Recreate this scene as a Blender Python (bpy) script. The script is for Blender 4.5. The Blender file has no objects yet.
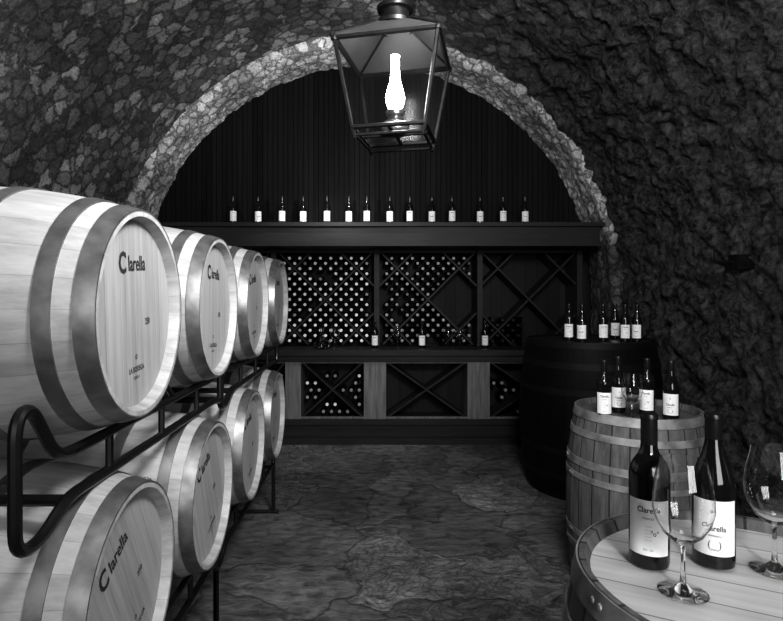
import bpy, math, random
from mathutils import Vector, Matrix, noise
random.seed(7)
S = bpy.context.scene
COL = S.collection
pi = math.pi

# ---------------------------------------------------------------- materials
def new_mat(name):
    m = bpy.data.materials.new(name); m.use_nodes = True
    nt = m.node_tree
    b = nt.nodes["Principled BSDF"]
    return m, nt, b
def g(v): return (v, v, v, 1)
def simple(name, v, rough=0.5, metal=0.0, noise_amt=0.25, scale=30, bump=0.1, spec=0.5):
    m, nt, b = new_mat(name)
    n = nt.nodes.new("ShaderNodeTexNoise"); n.inputs["Scale"].default_value = scale; n.inputs["Detail"].default_value = 4
    tc = nt.nodes.new("ShaderNodeTexCoord"); nt.links.new(tc.outputs["Object"], n.inputs["Vector"])
    mr = nt.nodes.new("ShaderNodeMapRange"); mr.inputs[1].default_value = .3; mr.inputs[2].default_value = .7
    mr.inputs[3].default_value = v*(1-noise_amt); mr.inputs[4].default_value = v*(1+noise_amt)
    nt.links.new(n.outputs[0], mr.inputs[0]); nt.links.new(mr.outputs[0], b.inputs["Base Color"])
    b.inputs["Roughness"].default_value = rough; b.inputs["Metallic"].default_value = metal
    b.inputs["Specular IOR Level"].default_value = spec
    if bump:
        bp = nt.nodes.new("ShaderNodeBump"); bp.inputs["Strength"].default_value = bump; bp.inputs["Distance"].default_value = .01
        nt.links.new(n.outputs[0], bp.inputs["Height"]); nt.links.new(bp.outputs[0], b.inputs["Normal"])
    return m
def math_node(nt, op, a, b=None):
    n = nt.nodes.new("ShaderNodeMath"); n.operation = op
    for i, v in enumerate((a, b)):
        if v is None: continue
        if isinstance(v, (int, float)): n.inputs[i].default_value = v
        else: nt.links.new(v, n.inputs[i])
    return n.outputs[0]
def mrange(nt, src, a, b, c, d):
    n = nt.nodes.new("ShaderNodeMapRange")
    for i, v in enumerate((a, b, c, d)): n.inputs[i+1].default_value = v
    nt.links.new(src, n.inputs[0]); return n.outputs[0]
def tnoise(nt, vec, scale, detail=4, rough=.5, dist=0):
    n = nt.nodes.new("ShaderNodeTexNoise"); n.inputs["Scale"].default_value = scale; n.inputs["Detail"].default_value = detail
    n.inputs["Roughness"].default_value = rough; n.inputs["Distortion"].default_value = dist
    nt.links.new(vec, n.inputs["Vector"]); return n
def plank_mat(name, lo, hi, mode, n=28, rough=.55, line=.6, linew=.475, gscale=(40, 40, 3), bump=.15, spec=.35, gw=.5):
    m, nt, b = new_mat(name)
    tc = nt.nodes.new("ShaderNodeTexCoord"); sp = nt.nodes.new("ShaderNodeSeparateXYZ")
    nt.links.new(tc.outputs["Object"], sp.inputs[0])
    if mode == 'stave':
        a = math_node(nt, 'ARCTAN2', sp.outputs[1], sp.outputs[0]); t = math_node(nt, 'MULTIPLY', a, n/(2*pi))
    else:
        t = math_node(nt, 'DIVIDE', sp.outputs['xyz'.index(mode)], n)
    oi = nt.nodes.new("ShaderNodeObjectInfo")
    f = math_node(nt, 'FLOOR', t)
    f2 = math_node(nt, 'ADD', f, math_node(nt, 'MULTIPLY', oi.outputs["Random"], 57.0))
    w = nt.nodes.new("ShaderNodeTexWhiteNoise"); w.noise_dimensions = '1D'; nt.links.new(f2, w.inputs["W"])
    fr = math_node(nt, 'SUBTRACT', t, f)
    ab = math_node(nt, 'ABSOLUTE', math_node(nt, 'SUBTRACT', fr, .5))
    ln = math_node(nt, 'GREATER_THAN', ab, linew)
    mp = nt.nodes.new("ShaderNodeMapping"); mp.inputs["Scale"].default_value = gscale
    nt.links.new(tc.outputs["Object"], mp.inputs[0])
    no = tnoise(nt, mp.outputs[0], 1, 6, .65)
    nb = mrange(nt, no.outputs[0], .3, .7, 0, 1)
    mix = math_node(nt, 'ADD', math_node(nt, 'MULTIPLY', w.outputs["Value"], 1-gw), math_node(nt, 'MULTIPLY', nb, gw))
    mr = mrange(nt, mix, 0, 1, lo, hi)
    k = math_node(nt, 'SUBTRACT', 1.0, math_node(nt, 'MULTIPLY', ln, line))
    c = math_node(nt, 'MULTIPLY', mr, k)
    nt.links.new(c, b.inputs["Base Color"])
    b.inputs["Roughness"].default_value = rough; b.inputs["Specular IOR Level"].default_value = spec
    bp = nt.nodes.new("ShaderNodeBump"); bp.inputs["Strength"].default_value = bump; bp.inputs["Distance"].default_value = .004
    h = math_node(nt, 'SUBTRACT', no.outputs[0], math_node(nt, 'MULTIPLY', ln, .8))
    nt.links.new(h, bp.inputs["Height"]); nt.links.new(bp.outputs[0], b.inputs["Normal"])
    return m
def stone_mat(name, scale, mortar, lo, hi, keep):
    """rubble masonry blending to raw rock by the mesh attribute 'rock'; 'dim' attribute = shade painted into the colour of the arch jambs"""
    m, nt, b = new_mat(name)
    tc = nt.nodes.new("ShaderNodeTexCoord"); obj = tc.outputs["Object"]
    rk = nt.nodes.new("ShaderNodeAttribute"); rk.attribute_name = "rock"
    dm = nt.nodes.new("ShaderNodeAttribute"); dm.attribute_name = "dim"
    nd = tnoise(nt, obj, 11, 6, .7)
    vm = nt.nodes.new("ShaderNodeVectorMath"); vm.operation = 'MULTIPLY_ADD'; vm.inputs[1].default_value = (.15, .15, .15)
    nt.links.new(nd.outputs["Color"], vm.inputs[0]); nt.links.new(obj, vm.inputs[2])
    ve = nt.nodes.new("ShaderNodeTexVoronoi"); ve.feature = 'DISTANCE_TO_EDGE'; ve.inputs["Scale"].default_value = scale
    vc = nt.nodes.new("ShaderNodeTexVoronoi"); vc.inputs["Scale"].default_value = scale
    for v in (ve, vc): nt.links.new(vm.outputs[0], v.inputs["Vector"])
    sc = nt.nodes.new("ShaderNodeSeparateColor"); nt.links.new(vc.outputs["Color"], sc.inputs[0])
    edge = mrange(nt, ve.outputs["Distance"], .0, .14, 0, 1)
    pale = mrange(nt, sc.outputs[0], keep-.12, keep+.12, .25, 1)  # some stones are darker at random, their own tone
    tone = mrange(nt, sc.outputs[1], 0, 1, lo, hi)
    stone = math_node(nt, 'MULTIPLY', math_node(nt, 'MULTIPLY', tone, pale), edge)
    n1 = tnoise(nt, obj, 50, 8, .75); n2 = tnoise(nt, obj, 1.6, 4, .6)
    fine = mrange(nt, n1.outputs[0], .33, .67, .4, 1.6); broad = mrange(nt, n2.outputs[0], .35, .65, .55, 1.35)
    mas = math_node(nt, 'MULTIPLY', math_node(nt, 'ADD', stone, mortar), math_node(nt, 'MULTIPLY', fine, broad))
    n3 = tnoise(nt, obj, 16, 10, .78, .5)
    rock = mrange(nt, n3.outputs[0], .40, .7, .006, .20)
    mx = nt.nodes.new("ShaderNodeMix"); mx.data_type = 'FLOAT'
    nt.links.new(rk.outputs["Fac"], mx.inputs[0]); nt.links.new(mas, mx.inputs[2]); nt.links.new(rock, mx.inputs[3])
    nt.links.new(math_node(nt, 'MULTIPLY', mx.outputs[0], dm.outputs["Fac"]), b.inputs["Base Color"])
    b.inputs["Roughness"].default_value = .7; b.inputs["Specular IOR Level"].default_value = .3
    bp = nt.nodes.new("ShaderNodeBump"); bp.inputs["Strength"].default_value = .9; bp.inputs["Distance"].default_value = .018
    h = math_node(nt, 'ADD', math_node(nt, 'MULTIPLY', edge, .6), math_node(nt, 'ADD', n1.outputs[0], math_node(nt, 'MULTIPLY', n3.outputs[0], 2.0)))
    nt.links.new(h, bp.inputs["Height"]); nt.links.new(bp.outputs[0], b.inputs["Normal"])
    return m

M_vault = stone_mat("vault_stone", 8.0, .055, .12, .36, .5)
M_arch = stone_mat("arch_stone", 9, .20, .32, .72, .1)
M_oak = plank_mat("oak_staves", .26, .50, 'stave', 26, rough=.5, line=.3, linew=.49, bump=.1, gscale=(30, 30, 2.5), gw=.7)
M_head = plank_mat("oak_head", .24, .44, 'y', .085, rough=.5, line=.35, linew=.488, gscale=(2.5, 45, 30), bump=.08, gw=.7)
M_hoop = simple("galvanised_hoop", .20, .46, .75, .4, 14, .05)
M_ink = simple("branding_ink", .02, .8, 0, .1, 20, 0)
M_oldoak = plank_mat("weathered_staves", .045, .20, 'stave', 24, rough=.65, line=.8, linew=.46, gscale=(30, 30, 4), bump=.4, gw=.75)
M_oldhead = plank_mat("weathered_head", .06, .14, 'x', .09, rough=.5, line=.8, linew=.47, gscale=(45, 3, 30), bump=.2)
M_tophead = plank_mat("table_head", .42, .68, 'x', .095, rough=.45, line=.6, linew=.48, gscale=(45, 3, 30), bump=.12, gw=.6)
M_oldhoop = simple("worn_hoop", .30, .55, .4, .5, 12, .2)
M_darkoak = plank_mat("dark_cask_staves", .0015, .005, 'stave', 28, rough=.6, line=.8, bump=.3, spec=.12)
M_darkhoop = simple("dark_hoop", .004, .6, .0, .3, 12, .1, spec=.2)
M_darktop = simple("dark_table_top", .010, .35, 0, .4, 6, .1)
M_steel = simple("black_tube", .006, .35, .0, .3, 20, 0)
M_iron = simple("lantern_iron", .015, .4, .6, .4, 25, .1)
M_roof = simple("lantern_roof_tin", .06, .5, .3, .3, 8, .1)
M_brass = simple("burner_metal", .25, .3, .9, .3, 20, 0)
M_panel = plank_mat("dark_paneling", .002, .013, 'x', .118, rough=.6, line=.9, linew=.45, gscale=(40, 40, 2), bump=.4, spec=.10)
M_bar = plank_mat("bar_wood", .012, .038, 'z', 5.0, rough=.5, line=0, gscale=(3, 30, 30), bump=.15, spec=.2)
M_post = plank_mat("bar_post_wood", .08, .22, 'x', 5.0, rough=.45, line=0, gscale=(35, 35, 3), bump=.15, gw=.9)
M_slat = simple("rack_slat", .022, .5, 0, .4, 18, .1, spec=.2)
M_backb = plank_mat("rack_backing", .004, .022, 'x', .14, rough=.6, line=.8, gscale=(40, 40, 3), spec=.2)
M_glassd = simple("dark_bottle_glass", .006, .06, 0, .1, 5, 0, spec=.6)
M_foil = simple("bottle_foil", .012, .3, .2, .2, 20, 0)
M_foilL = simple("pale_lit_foil", .95, .4, 0, .05, 20, 0)  # pale caps, also paint in the stronger light on the left rack sections
M_foilM = simple("grey_dim_foil", .30, .4, 0, .3, 20, 0)  # grey caps, also paint in the weaker light on the middle rack section
M_label = simple("label_paper", .88, .7, 0, .03, 40, 0)

def glass_mat(name, rough=0.0):
    m, nt, b = new_mat(name)
    b.inputs["Base Color"].default_value = (1, 1, 1, 1); b.inputs["Roughness"].default_value = rough
    b.inputs["IOR"].default_value = 1.45; b.inputs["Transmission Weight"].default_value = 1
    return m
M_glass = glass_mat("clear_glass")
def pane_mat():
    m, nt, b = new_mat("lantern_pane")
    t = nt.nodes.new("ShaderNodeBsdfTransparent"); t.inputs[0].default_value = (.94, .94, .94, 1)
    gl = nt.nodes.new("ShaderNodeBsdfGlossy"); gl.inputs["Roughness"].default_value = .25
    gl.inputs[0].default_value = (.6, .6, .6, 1)
    mx = nt.nodes.new("ShaderNodeMixShader"); mx.inputs[0].default_value = .03
    nt.links.new(t.outputs[0], mx.inputs[1]); nt.links.new(gl.outputs[0], mx.inputs[2])
    nt.links.new(mx.outputs[0], nt.nodes["Material Output"].inputs[0]); return m
M_pane = pane_mat()
def emit(name, s):
    m, nt, b = new_mat(name)
    b.inputs["Base Color"].default_value = g(.9); b.inputs["Emission Color"].default_value = g(1)
    b.inputs["Emission Strength"].default_value = s; return m
M_flame = emit("glowing_chimney", 40)

def floor_mat():
    m, nt, b = new_mat("slate_floor")
    tc = nt.nodes.new("ShaderNodeTexCoord"); obj = tc.outputs["Object"]
    nd = tnoise(nt, obj, 3.2, 6)
    vm = nt.nodes.new("ShaderNodeVectorMath"); vm.operation = 'MULTIPLY_ADD'; vm.inputs[1].default_value = (.6, .6, 0)
    nt.links.new(nd.outputs["Color"], vm.inputs[0]); nt.links.new(obj, vm.inputs[2])
    ve = nt.nodes.new("ShaderNodeTexVoronoi"); ve.feature = 'DISTANCE_TO_EDGE'; ve.inputs["Scale"].default_value = 1.6
    vc = nt.nodes.new("ShaderNodeTexVoronoi"); vc.inputs["Scale"].default_value = 1.6
    nt.links.new(vm.outputs[0], ve.inputs["Vector"]); nt.links.new(vm.outputs[0], vc.inputs["Vector"])
    joint = mrange(nt, ve.outputs["Distance"], 0, .03, .55, 1)
    sc = nt.nodes.new("ShaderNodeSeparateColor"); nt.links.new(vc.outputs["Color"], sc.inputs[0])
    mp = nt.nodes.new("ShaderNodeMapping"); mp.inputs["Scale"].default_value = (.7, 1.3, 1); nt.links.new(obj, mp.inputs[0])
    n1 = tnoise(nt, mp.outputs[0], 13, 10, .75, .5)
    n3 = tnoise(nt, obj, 1.3, 3)
    m3 = mrange(nt, n3.outputs[0], .35, .65, .7, 1.4)
    m1 = mrange(nt, n1.outputs[0], .34, .68, .05, .26)
    vp = nt.nodes.new("ShaderNodeTexVoronoi"); vp.feature = 'DISTANCE_TO_EDGE'; vp.inputs["Scale"].default_value = 16
    nt.links.new(vm.outputs[0], vp.inputs["Vector"])
    pe = mrange(nt, vp.outputs["Distance"], .0, .15, .7, 1.3)
    sel = math_node(nt, 'GREATER_THAN', sc.outputs[1], .75)
    pf = math_node(nt, 'ADD', math_node(nt, 'MULTIPLY', sel, pe), math_node(nt, 'SUBTRACT', 1.0, sel))
    cell = math_node(nt, 'ADD', math_node(nt, 'MULTIPLY', sc.outputs[0], .6), .75)
    c = math_node(nt, 'MULTIPLY', math_node(nt, 'MULTIPLY', m1, cell), math_node(nt, 'MULTIPLY', joint, m3))
    c = math_node(nt, 'MULTIPLY', c, pf)
    nt.links.new(c, b.inputs["Base Color"])
    nt.links.new(mrange(nt, n1.outputs[0], 0, 1, .3, .65), b.inputs["Roughness"])
    bp = nt.nodes.new("ShaderNodeBump"); bp.inputs["Strength"].default_value = .9; bp.inputs["Distance"].default_value = .028
    h = math_node(nt, 'ADD', n1.outputs[0], math_node(nt, 'ADD', math_node(nt, 'MULTIPLY', joint, .7), math_node(nt, 'MULTIPLY', pf, .3))); nt.links.new(h, bp.inputs["Height"]); nt.links.new(bp.outputs[0], b.inputs["Normal"])
    return m
M_floor = floor_mat()

# ---------------------------------------------------------------- mesh builder
class MB:
    def __init__(s): s.v = []; s.f = []; s.m = []; s.mats = []
    def mi(s, mat):
        if mat not in s.mats: s.mats.append(mat)
        return s.mats.index(mat)
    def add(s, vs, fs, mat, mtx=None):
        o = len(s.v); k = s.mi(mat)
        for p in vs:
            p = Vector(p); s.v.append(tuple(mtx @ p if mtx else p))
        for f in fs: s.f.append(tuple(i+o for i in f)); s.m.append(k)
    def box(s, x0, x1, y0, y1, z0, z1, mat, mtx=None):
        vs = [(x0,y0,z0),(x1,y0,z0),(x1,y1,z0),(x0,y1,z0),(x0,y0,z1),(x1,y0,z1),(x1,y1,z1),(x0,y1,z1)]
        s.add(vs, [(0,3,2,1),(4,5,6,7),(0,1,5,4),(1,2,6,5),(2,3,7,6),(3,0,4,7)], mat, mtx)
    def lathe(s, prof, seg, mat, mtx=None, closed=False):
        vs = []; fs = []; n = len(prof); idx = []
        for (r, z) in prof:
            if r < 1e-6: idx.append([len(vs)]*seg); vs.append((0, 0, z))
            else:
                idx.append(list(range(len(vs), len(vs)+seg)))
                for i in range(seg):
                    a = 2*pi*i/seg; vs.append((r*math.cos(a), r*math.sin(a), z))
        rng = range(n) if closed else range(n-1)
        for j in rng:
            A = idx[j]; B = idx[(j+1) % n]
            for i in range(seg):
                k = (i+1) % seg
                q = [A[i], A[k], B[k], B[i]]; u = []
                for t in q:
                    if t not in u: u.append(t)
                if len(u) > 2: fs.append(tuple(u))
        s.add(vs, fs, mat, mtx)
    def tube(s, pts, r, mat, seg=10, mtx=None, caps=True):
        pts = [Vector(p) for p in pts]; vs = []; fs = []
        t = (pts[1]-pts[0]).normalized()
        up = Vector((0, 0, 1)) if abs(t.z) < .9 else Vector((1, 0, 0))
        nrm = (up - t*up.dot(t)).normalized()
        for i, p in enumerate(pts):
            if i == 0: tt = pts[1]-pts[0]
            elif i == len(pts)-1: tt = pts[-1]-pts[-2]
            else: tt = (pts[i+1]-p).normalized() + (p-pts[i-1]).normalized()
            tt.normalize(); nrm = (nrm - tt*nrm.dot(tt)).normalized(); bn = tt.cross(nrm)
            for k in range(seg):
                a = 2*pi*k/seg; vs.append(p + nrm*math.cos(a)*r + bn*math.sin(a)*r)
        for i in range(len(pts)-1):
            for k in range(seg):
                l = (k+1) % seg; fs.append((i*seg+k, i*seg+l, (i+1)*seg+l, (i+1)*seg+k))
        if caps: fs.append(tuple(range(seg))[::-1]); fs.append(tuple(range((len(pts)-1)*seg, len(pts)*seg)))
        s.add(vs, fs, mat, mtx)
    def mesh(s, name, angle=35):
        me = bpy.data.meshes.new(name); me.from_pydata(s.v, [], s.f)
        for mt in s.mats: me.materials.append(mt)
        me.polygons.foreach_set("material_index", s.m)
        me.polygons.foreach_set("use_smooth", [True]*len(s.f))
        me.update(); me.set_sharp_from_angle(angle=math.radians(angle)); return me
    def build(s, name, loc=(0, 0, 0), rot=None, angle=35):
        return place(name, s.mesh(name, angle), loc, rot)
def place(name, me, loc=(0, 0, 0), rot=None):
    o = bpy.data.objects.new(name, me); COL.objects.link(o); o.location = loc
    if rot is not None: o.rotation_euler = rot
    return o
def bez(pts, n=8, rad=.06):
    pts = [Vector(p) for p in pts]; out = [pts[0]]
    for i in range(1, len(pts)-1):
        a, b, c = pts[i-1], pts[i], pts[i+1]
        d1 = min(rad, (a-b).length/2.01); d2 = min(rad, (c-b).length/2.01)
        p = b+(a-b).normalized()*d1; q = b+(c-b).normalized()*d2
        for k in range(n+1):
            t = k/n; out.append(p*(1-t)**2 + b*2*t*(1-t) + q*t*t)
    out.append(pts[-1]); return out
_tc = {}
def text_geo(txt, bold=.0):
    if (txt, bold) in _tc: return _tc[(txt, bold)]
    cu = bpy.data.curves.new("t", 'FONT'); cu.body = txt; cu.size = 1; cu.align_x = 'CENTER'; cu.align_y = 'CENTER'
    cu.offset = bold; cu.resolution_u = 3
    o = bpy.data.objects.new("t", cu); COL.objects.link(o)
    bpy.context.view_layer.update()
    dg = bpy.context.evaluated_depsgraph_get()
    me = bpy.data.meshes.new_from_object(o.evaluated_get(dg))
    vs = [v.co.copy() for v in me.vertices]; fs = [tuple(p.vertices) for p in me.polygons]
    bpy.data.objects.remove(o); bpy.data.curves.remove(cu); bpy.data.meshes.remove(me)
    _tc[(txt, bold)] = (vs, fs); return vs, fs

# ---------------------------------------------------------------- room shell
R = 2.68; Z0 = 1.66; CX = -.08
NS_w = 60
def path():
    out = []
    for i in range(NS_w): out.append(('L', -1, i/NS_w*Z0))
    na = 340
    for i in range(na+1): out.append(('A', i/na, 0))
    for i in range(1, NS_w+1): out.append(('Rr', 1, Z0-(i/NS_w)*Z0))
    return out
P = path()
def pt(e, rad):
    if e[0] == 'L': return Vector((CX-rad, 0, e[2])), Vector((1, 0, 0))
    if e[0] == 'Rr': return Vector((CX+rad, 0, e[2])), Vector((-1, 0, 0))
    a = pi - e[1]*pi
    d = Vector((math.cos(a), 0, math.sin(a))); return Vector((CX, 0, Z0)) + d*rad, -d
def cellv(p):
    d, ps = noise.voronoi(p)
    c = noise.cell(ps[0]*7.31)
    return d[1]-d[0], abs(c)
ys = [-3+i*.14 for i in range(37)] + [2.16+i*.0235 for i in range(174)]
def stone_sample(w, sc, right):
    q = w*sc + noise.noise_vector(w*3.5)*.5 + noise.noise_vector(w*9)*.18
    e, c = cellv(q)
    edge = max(0, min(1, (e-.04)*5))
    fr = noise.fractal(w*6, .7, 2.1, 5)
    left = .005*edge + .009*fr + .006*c*edge
    rock = 0
    if right > 0:
        rid = noise.ridged_multi_fractal(Vector((w.x, w.y*.8, w.z*1.2))*2.6 + noise.noise_vector(w*3)*.5, .7, 2.3, 5, 1.0, 2.0)
        rock = .06*(rid-1.1) + .045*fr + .018*edge*c
    return left*(1-right) + rock*right
rows = []; cols = []
for e in P:
    base, nr = pt(e, R)
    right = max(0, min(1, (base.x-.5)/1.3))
    rr = []; cc = []
    for y in ys:
        w = Vector((base.x, y, base.z))
        rr.append(tuple(w + nr*stone_sample(w, 7.5, right))); cc.append(right)
    rows.append(rr); cols.append(cc)
def finish(name, vs, fs, mat, rk, dim):
    me = bpy.data.meshes.new(name); me.from_pydata(vs, [], fs); me.materials.append(mat)
    at = me.attributes.new("rock", 'FLOAT', 'POINT'); at.data.foreach_set("value", rk)
    at = me.attributes.new("dim", 'FLOAT', 'POINT'); at.data.foreach_set("value", dim)
    me.polygons.foreach_set("use_smooth", [True]*len(fs)); me.update()
    return place(name, me)
def shell(name, i0, i1, mat):
    n = len(ys); vs = []; cs = []; fs = []
    for i in range(i0, i1+1): vs += rows[i]; cs += cols[i]
    for i in range(i1-i0):
        for j in range(n-1):
            a = i*n+j; fs.append((a, a+1, a+n+1, a+n))
    return finish(name, vs, fs, mat, cs, [1.0]*len(cs))
nL = NS_w; nT = len(P)-1
shell("wall_left", 0, nL, M_vault)
shell("ceiling", nL, nT-NS_w, M_vault)
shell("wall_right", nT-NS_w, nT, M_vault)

def ring():
    prof = []
    r0, r1, yf, yb = 2.58, 2.76, 5.88, 6.465
    for k in range(8): prof.append((r1-(r1-r0-.03)*k/7, yf))
    prof.append((r0+.008, yf+.01))
    for k in range(28): prof.append((r0, yf+.035+(yb-yf-.035)*k/27))
    vs = []; cs = []; fs = []; dm = []
    for e in P:
        for (r, y) in prof:
            base, nr = pt(e, r); w = Vector((base.x, y, base.z))
            q = w*8.5 + noise.noise_vector(w*3.0)*.35
            ed, c = cellv(q); edge = max(0, min(1, (ed-.03)*5))
            fr = noise.fractal(w*7, .8, 2.1, 4)
            d = .014*edge + .012*fr + .014*c - .012
            out = nr*d + (Vector((0, -1, 0))*d if y < yf+.02 else Vector())
            vs.append(tuple(w+out)); cs.append(0.0)
            dm.append(.2 + .8*max(0, min(1, (base.z-2.1)/.25)))  # shade on the jambs below the shelf, painted into the colour
    n = len(prof)
    for i in range(len(P)-1):
        for j in range(n-1):
            a = i*n+j; fs.append((a, a+1, a+n+1, a+n))
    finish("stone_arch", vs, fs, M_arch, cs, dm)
ring()

mb = MB(); mb.box(-2.9, 2.9, -3.05, 7.0, -.1, 0, M_floor); mb.build("floor")
mb = MB(); mb.box(-2.9, 2.9, 6.84, 7.0, 0, 4.5, M_backb); mb.build("wall_back")
mb = MB()
mb.box(-2.9, -1.3, -3.15, -3.0, 0, 4.5, M_floor); mb.box(1.3, 2.9, -3.15, -3.0, 0, 4.5, M_floor)
mb.box(-1.3, 1.3, -3.15, -3.0, 3.0, 4.5, M_floor); mb.build("wall_entrance")

mb = MB(); x = -2.66
while x < 2.5:
    xm = x+.118; xi = min(abs(x-CX), abs(xm-CX))
    zt = Z0 + math.sqrt(max(.01, 2.70**2 - min(xi, 2.66)**2))
    if zt > 2.14:
        o = random.uniform(0, .006)
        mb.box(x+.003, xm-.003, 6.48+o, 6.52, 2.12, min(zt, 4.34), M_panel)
    x = xm
mb.build("wood_paneling")

# ---------------------------------------------------------------- bar
mb = MB()
mb.box(-2.47, 2.37, 5.90, 6.465, 2.15, 2.32, M_bar)
mb.box(-2.49, 2.40, 5.84, 6.465, 2.32, 2.36, M_bar)
mb.box(-2.48, 2.38, 5.87, 6.465, 2.115, 2.15, M_bar)
mb.build("display_shelf")

ZR0, ZR1 = 1.014, 2.113
ups = [-2.34, -1.16, .02, 1.2, 2.34]
mb = MB(); bt = MB()
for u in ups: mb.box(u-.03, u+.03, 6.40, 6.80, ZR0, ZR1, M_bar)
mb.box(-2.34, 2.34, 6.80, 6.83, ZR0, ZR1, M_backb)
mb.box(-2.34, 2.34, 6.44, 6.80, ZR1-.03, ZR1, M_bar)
SP = .084; D = SP*6
bprof = [(0, .30), (.034, .30), (.037, .29), (.037, .12), (.03, .09), (.016, .06), (.0145, .035)]
cprof = [(.0165, .045), (.019, .035), (.020, .002), (.017, 0), (0, 0)]
for si in range(4):
    xa, xb = ups[si]+.03, ups[si+1]-.03; cx = (xa+xb)/2; cz = (ZR0+ZR1-.03)/2
    zt = ZR1-.03; zb_ = ZR0+.012
    for sgn in (1, -1):
        for k in range(-4, 5):
            off = k*D*math.sqrt(2)
            lo = max(xa, cx+off+min((zb_-cz)*sgn, (zt-cz)*sgn)); hi = min(xb, cx+off+max((zb_-cz)*sgn, (zt-cz)*sgn))
            if hi-lo < .06: continue
            p = Vector((lo, 0, cz+sgn*(lo-cx-off))); q = Vector((hi, 0, cz+sgn*(hi-cx-off)))
            L = (q-p).length; c = (p+q)/2
            mt = Matrix.Translation((c.x, 0, c.z)) @ Matrix.Rotation(-sgn*pi/4, 4, 'Y')
            mb.box(-L/2+.006, L/2-.006, 6.44+.004*sgn, 6.78, -.010, .010, M_slat, mt)
    for a in range(-14, 15):
        for b in range(-14, 15):
            u = (a+.5)*SP; v = (b+.5)*SP
            X = cx+(u-v)/math.sqrt(2); Z = cz+(u+v)/math.sqrt(2)
            if X < xa+.045 or X > xb-.045 or Z < ZR0+.045 or Z > zt-.045: continue
            cu, cv = math.floor(u/D), math.floor(v/D)
            rnd = random.random()
            if si == 3:
                if not (Z < cz-.2 and X < cx): continue
            if si == 2 and (cu, cv) in ((0, -1),) : continue
            if rnd < .04: continue
            if si <= 1: foil = M_foilL if rnd < .9 else M_foilM  # cap tone per section carries how brightly it is lit
            elif si == 2: foil = M_foilM if rnd < .7 else M_foil
            else: foil = M_foil
            mt = Matrix.Translation((X, 6.445+random.uniform(0, .02), Z)) @ Matrix.Rotation(-pi/2, 4, 'X') @ Matrix.Scale(.93, 4)
            bt.lathe(bprof, 10, M_glassd, mt); bt.lathe(cprof, 8, foil, mt)
mb.build("wine_rack"); bt.build("stored_wine_bottles")

mb = MB(); lb = MB()
mb.box(-2.38, 2.38, 5.99, 6.46, .95, 1.01, M_bar)
mb.box(-2.36, 2.36, 6.03, 6.44, .88, .95, M_bar)
mb.box(-2.36, 2.36, 6.03, 6.44, .20, .26, M_bar)
mb.box(-2.36, 2.36, 6.06, 6.44, 0, .20, M_bar)
mb.box(-2.36, 2.36, 5.98, 6.06, 0, .07, M_bar)
mb.box(-2.36, 2.36, 6.42, 6.44, .26, .88, M_backb)
posts = [(-2.36, -2.2), (-1.62, -1.48), (-.97, -.80), (-.12, .12), (1.0, 1.24), (2.15, 2.36)]
for a, b in posts: mb.box(a, b, 6.05, 6.41, .26, .88, M_post)
for i in range(len(posts)-1):
    xa, xb = posts[i][1], posts[i+1][0]; w = xb-xa; h = .62
    L = math.hypot(w, h)-.03
    for s_ in (1, -1):
        mt = Matrix.Translation(((xa+xb)/2, 0, .57)) @ Matrix.Rotation(-s_*math.atan2(h, w), 4, 'Y')
        mb.box(-L/2, L/2, 6.08+.004*s_, 6.40, -.009, .009, M_slat, mt)
    mb.box(xa, xb, 6.07, 6.10, .26, .28, M_post); mb.box(xa, xb, 6.07, 6.10, .86, .88, M_post)
    for k in range(int(w/.09)):
        for r_ in range(6):
            X = xa+.06+k*.088+(r_ % 2)*.04; Z = .325+r_*.078
            if X > xb-.05: continue
            t = (X-(xa+xb)/2)/(w/2)
            if abs(abs(t)-abs((Z-.57)/(h/2))) < .26: continue
            if i in (3,) and Z > .30: continue
            if i in (4,) and random.random() < .3: continue
            mt = Matrix.Translation((X, 6.12, Z)) @ Matrix.Rotation(-pi/2, 4, 'X') @ Matrix.Scale(.9, 4)
            lb.lathe(bprof, 10, M_glassd, mt); lb.lathe(cprof, 8, M_foilM if random.random() < .7 else M_foilL, mt)
mb.build("bar_counter"); lb.build("stored_wine_bottles")

# ---------------------------------------------------------------- barrels
def barrel(L, rh, rb, mw, mh, mhoop, hoops, rec=.03, txt=None, seg=72):
    mb = MB()
    def rad(z): return rb-(rb-rh)*abs(2*z/L)**2.1
    pr = []
    for k in range(25):
        z = -L/2+L*k/24; pr.append((rad(z), z))
    mb.lathe(pr, seg, mw)
    for s_ in (1, -1):
        z = s_*L/2
        mb.lathe([(rh, z), (rh-.014, z), (rh-.024, z-s_*rec), (rh-.024, z-s_*(rec+.004))], seg, mw)
        mb.lathe([(rh-.024, z-s_*rec), (0, z-s_*rec)], seg, mh)
    for (d, w) in hoops:
        for s_ in (1, -1):
            za = s_*(L/2-d); zb = s_*(L/2-d-w); t = .004
            zs = [za+(zb-za)*k/4 for k in range(5)]
            pf = [(rad(z)+t, z) for z in zs]
            pf = [(rad(za)-.002, za)]+pf+[(rad(zb)-.002, zb)]
            mb.lathe(pf, seg, mhoop)
            a = 2.2 + d*3
            for kk in (-.018, .018):
                c = Vector((math.cos(a+kk*2)*(rad(zs[2])+t), math.sin(a+kk*2)*(rad(zs[2])+t), zs[2]))
                mt = Matrix.Translation(c) @ Vector((c.x, c.y, 0)).normalized().to_track_quat('Z', 'Y').to_matrix().to_4x4()
                mb.lathe([(.008, -.002), (.007, .002), (.003, .004), (0, .004)], 8, mhoop, mt)
    if txt:
        zt = L/2-rec+.0012
        for (tx, size, u0, v0, bold) in txt:
            vs, fs = text_geo(tx, bold)
            mb.add([(-(v0+p.y*size), u0+p.x*size*.8, zt) for p in vs], fs, M_ink)
    return mb.mesh("wine_barrel")
hoopsA = [(0, .045), (.088, .038), (.27, .04)]
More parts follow.
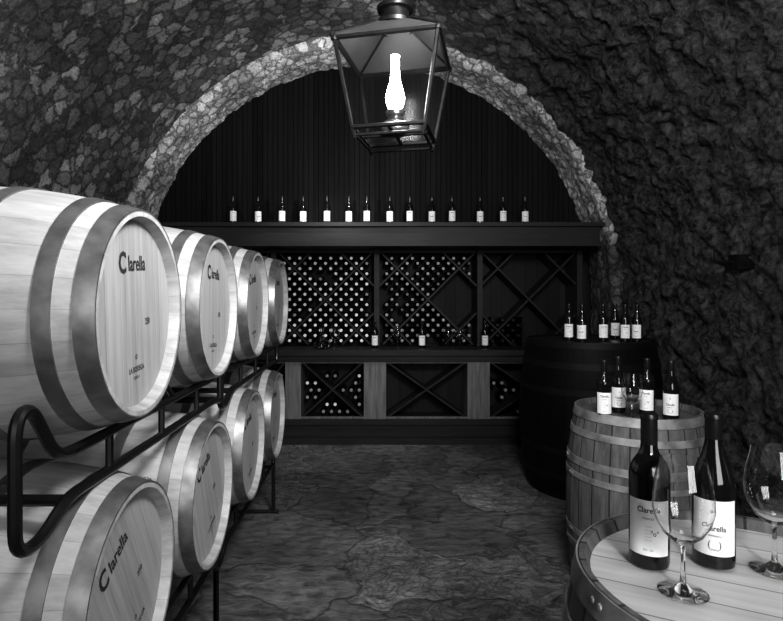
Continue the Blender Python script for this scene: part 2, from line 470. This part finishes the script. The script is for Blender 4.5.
T = [("larella", .058, .018, .135, .018), ("C", .078, -.070, .136, .03), ("250", .026, .08, -.03, .01), ("LA BODEGA", .022, 0, -.155, .01), ("RESERVA", .012, 0, -.178, .0), ("o", .03, 0, -.118, .0)]
BM = barrel(.93, .278, .345, M_oak, M_head, M_hoop, hoopsA, txt=T)
XH = -.63
def put_barrel(x_head, y, z, roll):
    m = Matrix.Rotation(pi/2, 4, 'Y') @ Matrix.Rotation(roll, 4, 'Z')
    return place("wine_barrel", BM, (x_head-.465, y, z), m.to_euler())
up_y = [1.54, 2.29, 3.04, 3.79]; lo_y = [1.52, 2.26, 3.0, 3.74]
ZU, ZL = 1.55, .80; XL = -.645
for i, y in enumerate(up_y): put_barrel(XH, y, ZU, [.06, -.05, .1, 0][i])
for i, y in enumerate(lo_y): put_barrel(XL, y, ZL, [.5, .35, .15, -.1][i])

# ---------------------------------------------------------------- steel barrel racks
def rack(y1, y2, zc, xh, bottom):
    mb = MB(); t = .014
    def rad(x):
        d = abs((xh-.465)-x); return .345-.067*(d/.465)**2.1
    xs = [xh-.10, xh-.83]
    ya, yb = y1-.375, y2+.365
    for x in xs:
        zr = zc-rad(x)-t-.006
        zlow = zr-.105
        up = .14
        loop = [(x, y1-.18, zr), (x, y1-.26, zr+.005), (x, ya+.02, zr+up), (x, ya-.03, zr+up-.02), (x, ya-.03, zlow-.05), (x, ya+.05, zlow-.06), (x, ya+.16, zlow), (x, yb-.12, zlow),
                (x, yb-.02, zlow-.02), (x, yb, zlow+.02), (x, yb, zr+up-.02), (x, yb-.03, zr+up), (x, y2+.26, zr+.005), (x, y2+.18, zr)]
        mb.tube(bez(loop, 5, .05), t, M_steel, 10)
        mb.tube([(x, y1-.19, zr), (x, y2+.19, zr)], t, M_steel, 10)
        for yy in (y1, (y1+y2)/2, y2): mb.tube([(x, yy, zr), (x, yy, zlow)], t*.8, M_steel, 8)
        ym = (y1+y2)/2
        mb.tube([(x, ym-.12, zr), (x, ym, zr+.085), (x, ym+.12, zr)], t*.8, M_steel, 8)
        if bottom:
            for yy in (ya, yb):
                mb.tube([(x, yy, zlow), (x, yy, .02)], t, M_steel, 10)
    for yy in (ya+.14, yb-.1):
        zz = zc-rad(xs[0])-t-.11
        mb.tube([(xs[0], yy, zz), (xs[1], yy, zz)], t, M_steel, 10)
    if bottom:
        for yy in (ya, yb): mb.tube([(xs[0]+.04, yy, t), (xs[1]-.04, yy, t)], t, M_steel, 10)
    mb.build("barrel_rack")
rack(up_y[0], up_y[1], ZU, XH, False); rack(up_y[2], up_y[3], ZU, XH, False)
rack(lo_y[0], lo_y[1], ZL, XL, True); rack(lo_y[2], lo_y[3], ZL, XL, True)

# ---------------------------------------------------------------- standing barrels on the right
hoopsB = [(0, .045), (.10, .035), (.25, .038), (.33, .03)]
B2 = barrel(.99, .315, .365, M_oldoak, M_oldhead, M_oldhoop, hoopsB)
place("standing_barrel", B2, (1.425, 3.05, .495))
B3 = barrel(1.08, .322, .38, M_oldoak, M_tophead, M_oldhoop, hoopsB, rec=.022)
place("standing_barrel", B3, (.715, 1.03, .54), (0, 0, math.radians(62)))
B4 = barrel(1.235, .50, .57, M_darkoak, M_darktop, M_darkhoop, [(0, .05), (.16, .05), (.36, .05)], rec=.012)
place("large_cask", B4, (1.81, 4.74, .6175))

# ---------------------------------------------------------------- bottles
def bottle(burg=False):
    mb = MB()
    if burg:
        pr = [(0, .006), (.03, .001), (.037, .006), (.0385, .02), (.0385, .165), (.036, .185), (.029, .21), (.021, .235), (.0165, .255), (.0150, .27)]
    else:
        pr = [(0, .006), (.03, .001), (.036, .004), (.0378, .012), (.0378, .19), (.036, .203), (.030, .217), (.021, .231), (.0165, .243), (.0148, .26)]
    mb.lathe(pr, 32, M_glassd)
    mb.lathe([(.0150, .252), (.0156, .254), (.0156, .305), (.017, .306), (.017, .314), (.0155, .317), (0, .317)], 24, M_foil)
    r = .0389 if burg else .0382; z0, z1 = .032, .145
    n = 20; A = 1.1; vs = []; fs = []
    for k in range(n+1):
        a = -pi/2-A+2*A*k/n
        vs += [(r*math.cos(a), r*math.sin(a), z0), (r*math.cos(a), r*math.sin(a), z1)]
    for k in range(n): fs.append((2*k, 2*k+2, 2*k+3, 2*k+1))
    mb.add(vs, fs, M_label)
    rt = r+.0004
    def lab_text(tx, size, zc, bold=.0, u0=0):
        tv, tf = text_geo(tx, bold); o = []
        for p in tv:
            u = u0+p.x*size*.85; a = -pi/2+u/rt; o.append((rt*math.cos(a), rt*math.sin(a), zc+p.y*size))
        mb.add(o, tf, M_ink)
    if burg:
        lab_text("Clarella", .0155, .088, .015); lab_text("o", .014, .122, .01); lab_text("TEMPRANILLO", .005, .073); lab_text("(   )", .02, .055, .0); lab_text("crianza", .006, .045)
    else:
        lab_text("Clarella", .0155, .125, .015); lab_text("CRIANZA", .006, .108)
        for k in range(5): lab_text("i i i i i i i i", .004, .092-k*.007)
        lab_text("\"o\"", .014, .078, .01, .012); lab_text("2015   75cl", .005, .044)
    return mb.mesh("wine_bottle")
BO1 = bottle(); BO2 = bottle(True)
def put_bottle(x, y, z, k=0, rz=None):
    if rz is None: rz = math.atan2(-x, y)*1.0+random.uniform(-.25, .25)
    o = place("wine_bottle", [BO1, BO2][k], (x, y, z), (0, 0, rz)); o.scale = (1, 1, .955); return o
HZ = 1.059
put_bottle(.552, 1.128, HZ, 0, -.50); put_bottle(.682, 1.128, HZ, 1, -.50)
for px, d, k in ((604, 2.9, 0), (618, 3.06, 1), (647, 2.98, 0), (671, 2.86, 1)):
    put_bottle((px-375)/560*d, d, .961, k)
for px, d, k in ((569, 4.62, 0), (582, 4.45, 1), (603, 4.55, 0), (615, 4.8, 1), (625, 4.5, 0), (637, 4.5, 1)):
    put_bottle((px-375)/560*d, d, 1.224, k)
for i, px in enumerate((233, 258, 282, 303, 327, 349, 367, 390, 410, 432, 452, 480, 503, 525)):
    d = 6.02+.03*(i % 2); put_bottle((px-375)/560*d, d, 2.361, i % 2)
for px in (375, 422, 485): put_bottle((px-375)/560*6.25, 6.25, 1.011, 0)

# ---------------------------------------------------------------- glasses
def wine_glass():
    mb = MB()
    outer = [(0, 0), (.040, 0), (.042, .0015), (.036, .004), (.015, .009), (.006, .018), (.0042, .035), (.004, .075), (.006, .086), (.016, .093), (.034, .108), (.046, .130), (.0515, .152),
             (.0515, .175), (.048, .202), (.042, .226), (.039, .242)]
    inner = [(.0382, .242), (.0411, .226), (.0471, .202), (.0506, .175), (.0506, .152), (.0451, .131), (.033, .1095), (.014, .096), (0, .092)]
    mb.lathe(outer+inner, 40, M_glass); return mb.mesh("wine_glass", 60)
WG = wine_glass()
place("wine_glass", WG, (.56, 1.018, HZ)); place("wine_glass", WG, (.785, 1.100, HZ))
place("wine_glass", WG, ((632-375)/560*2.85, 2.85, .961))
for px in (398, 448, 460, 335): place("wine_glass", WG, ((px-375)/560*6.15, 6.15, 1.011))
mb = MB(); mb.lathe([(0, 0), (.06, 0), (.085, .02), (.09, .05), (.06, .09), (.02, .13), (.018, .2), (.03, .23), (.028, .23), (.016, .2), (.018, .132), (.058, .092), (.087, .05), (.08, .02), (0, .006)], 32, M_glass)
mb.build("decanter", ((322-375)/560*6.2, 6.2, 1.011), angle=60)

# ---------------------------------------------------------------- lantern
def lantern():
    mb = MB(); ht, hb = .205, .148; zt = .34
    cT = [(-ht, -ht), (ht, -ht), (ht, ht), (-ht, ht)]; cB = [(-hb, -hb), (hb, -hb), (hb, hb), (-hb, hb)]
    for i in range(4):
        j = (i+1) % 4
        a = (*cT[i], zt); b = (*cT[j], zt); c = (*cB[i], 0); d = (*cB[j], 0)
        mb.tube([c, a], .0085, M_iron, 6)
        mb.tube([a, b], .011, M_iron, 6); mb.tube([c, d], .010, M_iron, 6)
        mb.tube([(c[0]*.93, c[1]*.93, -.03), (d[0]*.93, d[1]*.93, -.03)], .007, M_iron, 6)
        mb.tube([c, (c[0]*.93, c[1]*.93, -.042)], .009, M_iron, 6)
        mb.lathe([(.013, -.01), (.015, 0), (.01, .012), (0, .016)], 10, M_iron, Matrix.Translation(a))
        mb.add([c, d, b, a], [(0, 1, 2, 3)], M_pane)
        rt = .06; T_ = [(-rt, -rt), (rt, -rt), (rt, rt), (-rt, rt)]
        o = 1.05
        mb.add([(cT[i][0]*o, cT[i][1]*o, zt+.005), (cT[j][0]*o, cT[j][1]*o, zt+.005), (*T_[j], zt+.12), (*T_[i], zt+.12)], [(0, 1, 2, 3)], M_roof)
        mb.tube([(cT[i][0]*o, cT[i][1]*o, zt+.005), (*T_[i], zt+.12)], .007, M_iron, 6)
    mb.tube([(-hb, 0, 0), (hb, 0, 0)], .008, M_iron, 6); mb.tube([(0, -hb, 0), (0, hb, 0)], .008, M_iron, 6)
    mb.lathe([(.085, zt+.11), (.088, zt+.125), (.062, zt+.135), (.058, zt+.175), (.075, zt+.18), (.078, zt+.195), (.06, zt+.205), (.045, zt+.225), (.05, zt+.235), (.03, zt+.25), (.012, zt+.26), (0, zt+.262)], 28, M_iron)
    mb.tube([(0, 0, zt+.25), (0, 0, 4.32-2.27)], .009, M_iron, 8)
    mb.lathe([(0, 1.99), (.05, 1.995), (.06, 2.03), (.06, 2.05)], 20, M_iron)
    mb.lathe([(0, .0), (.055, .002), (.062, .015), (.058, .045), (.035, .06), (.03, .072), (.04, .082), (.042, .095), (.034, .104), (0, .104)], 24, M_brass)
    mb.lathe([(.026, .104), (.030, .112), (.038, .137), (.041, .155), (.035, .185), (.024, .22), (.019, .255), (.0175, .32), (.019, .332), (.0, .332)], 24, M_flame)
    mb.build("hanging_lantern", (.085, 2.36, 2.275), (0, 0, math.radians(-13)))
lantern()

mb = MB()
mb.box(-.02, .12, -.05, .05, -.05, .05, M_iron); mb.tube(bez([(-.01, 0, 0), (-.16, 0, 0), (-.16, 0, .07)], 5, .04), .012, M_iron)
mb.tube([(-.01, .03, -.04), (-.14, .0, 0)], .008, M_iron)
mb.build("wall_bracket", (2.51, 3.9, 1.83))

# ---------------------------------------------------------------- lights
def area(name, loc, target, size, power, sy=None):
    l = bpy.data.lights.new(name, 'AREA'); l.energy = power; l.size = size
    if sy: l.shape = 'RECTANGLE'; l.size_y = sy
    o = bpy.data.objects.new(name, l); COL.objects.link(o); o.location = loc
    o.rotation_euler = (Vector(target)-Vector(loc)).to_track_quat('-Z', 'Y').to_euler(); return o
def spot(name, loc, target, power, ang, blend=.6, r=.05):
    l = bpy.data.lights.new(name, 'SPOT'); l.energy = power; l.spot_size = math.radians(ang); l.spot_blend = blend; l.shadow_soft_size = r
    o = bpy.data.objects.new(name, l); COL.objects.link(o); o.location = loc
    o.rotation_euler = (Vector(target)-Vector(loc)).to_track_quat('-Z', 'Y').to_euler(); return o
area("doorway_daylight", (.9, -2.2, 2.2), (-.8, 3, 1.4), 1.8, 90, 1.8)
area("overhead_fill", (.9, 1.0, 3.7), (-.1, 1.9, 1.0), .7, 22)  # unseen fill overhead, added to brighten the foreground
area("vault_fill", (.5, .9, 2.75), (-1.1, 4.8, 3.6), .5, 125)  # unseen fill, added to lift the vault and upper left stonework
spot("label_fill_spot", (.55, -.9, 2.4), (.70, 1.15, 1.12), 105, 30, .8, .12)  # unseen spot, added to brighten the front labels and barrel top
spot("bar_spot_light", (-.2, 4.6, 3.7), (-.45, 6.4, 1.2), 125, 60)
spot("arch_spot_light", (-.4, 4.9, 2.6), (-.5, 6.0, 3.3), 75, 150, 1)
w = bpy.data.worlds.new("World"); S.world = w; w.use_nodes = True
w.node_tree.nodes["Background"].inputs[0].default_value = g(.5); w.node_tree.nodes["Background"].inputs[1].default_value = .1

# ---------------------------------------------------------------- camera
cd = bpy.data.cameras.new("camera"); cd.sensor_width = 36; cd.lens = 560/783*36
cd.shift_x = 16.5/783; cd.shift_y = -15.5/783; cd.clip_start = .05
co = bpy.data.objects.new("camera", cd); COL.objects.link(co); co.location = (0, 0, 1.6); co.rotation_euler = (pi/2, 0, 0)
S.camera = co
S.view_settings.view_transform = 'Standard'
S.view_settings.gamma = .84
S.view_settings.exposure = .12
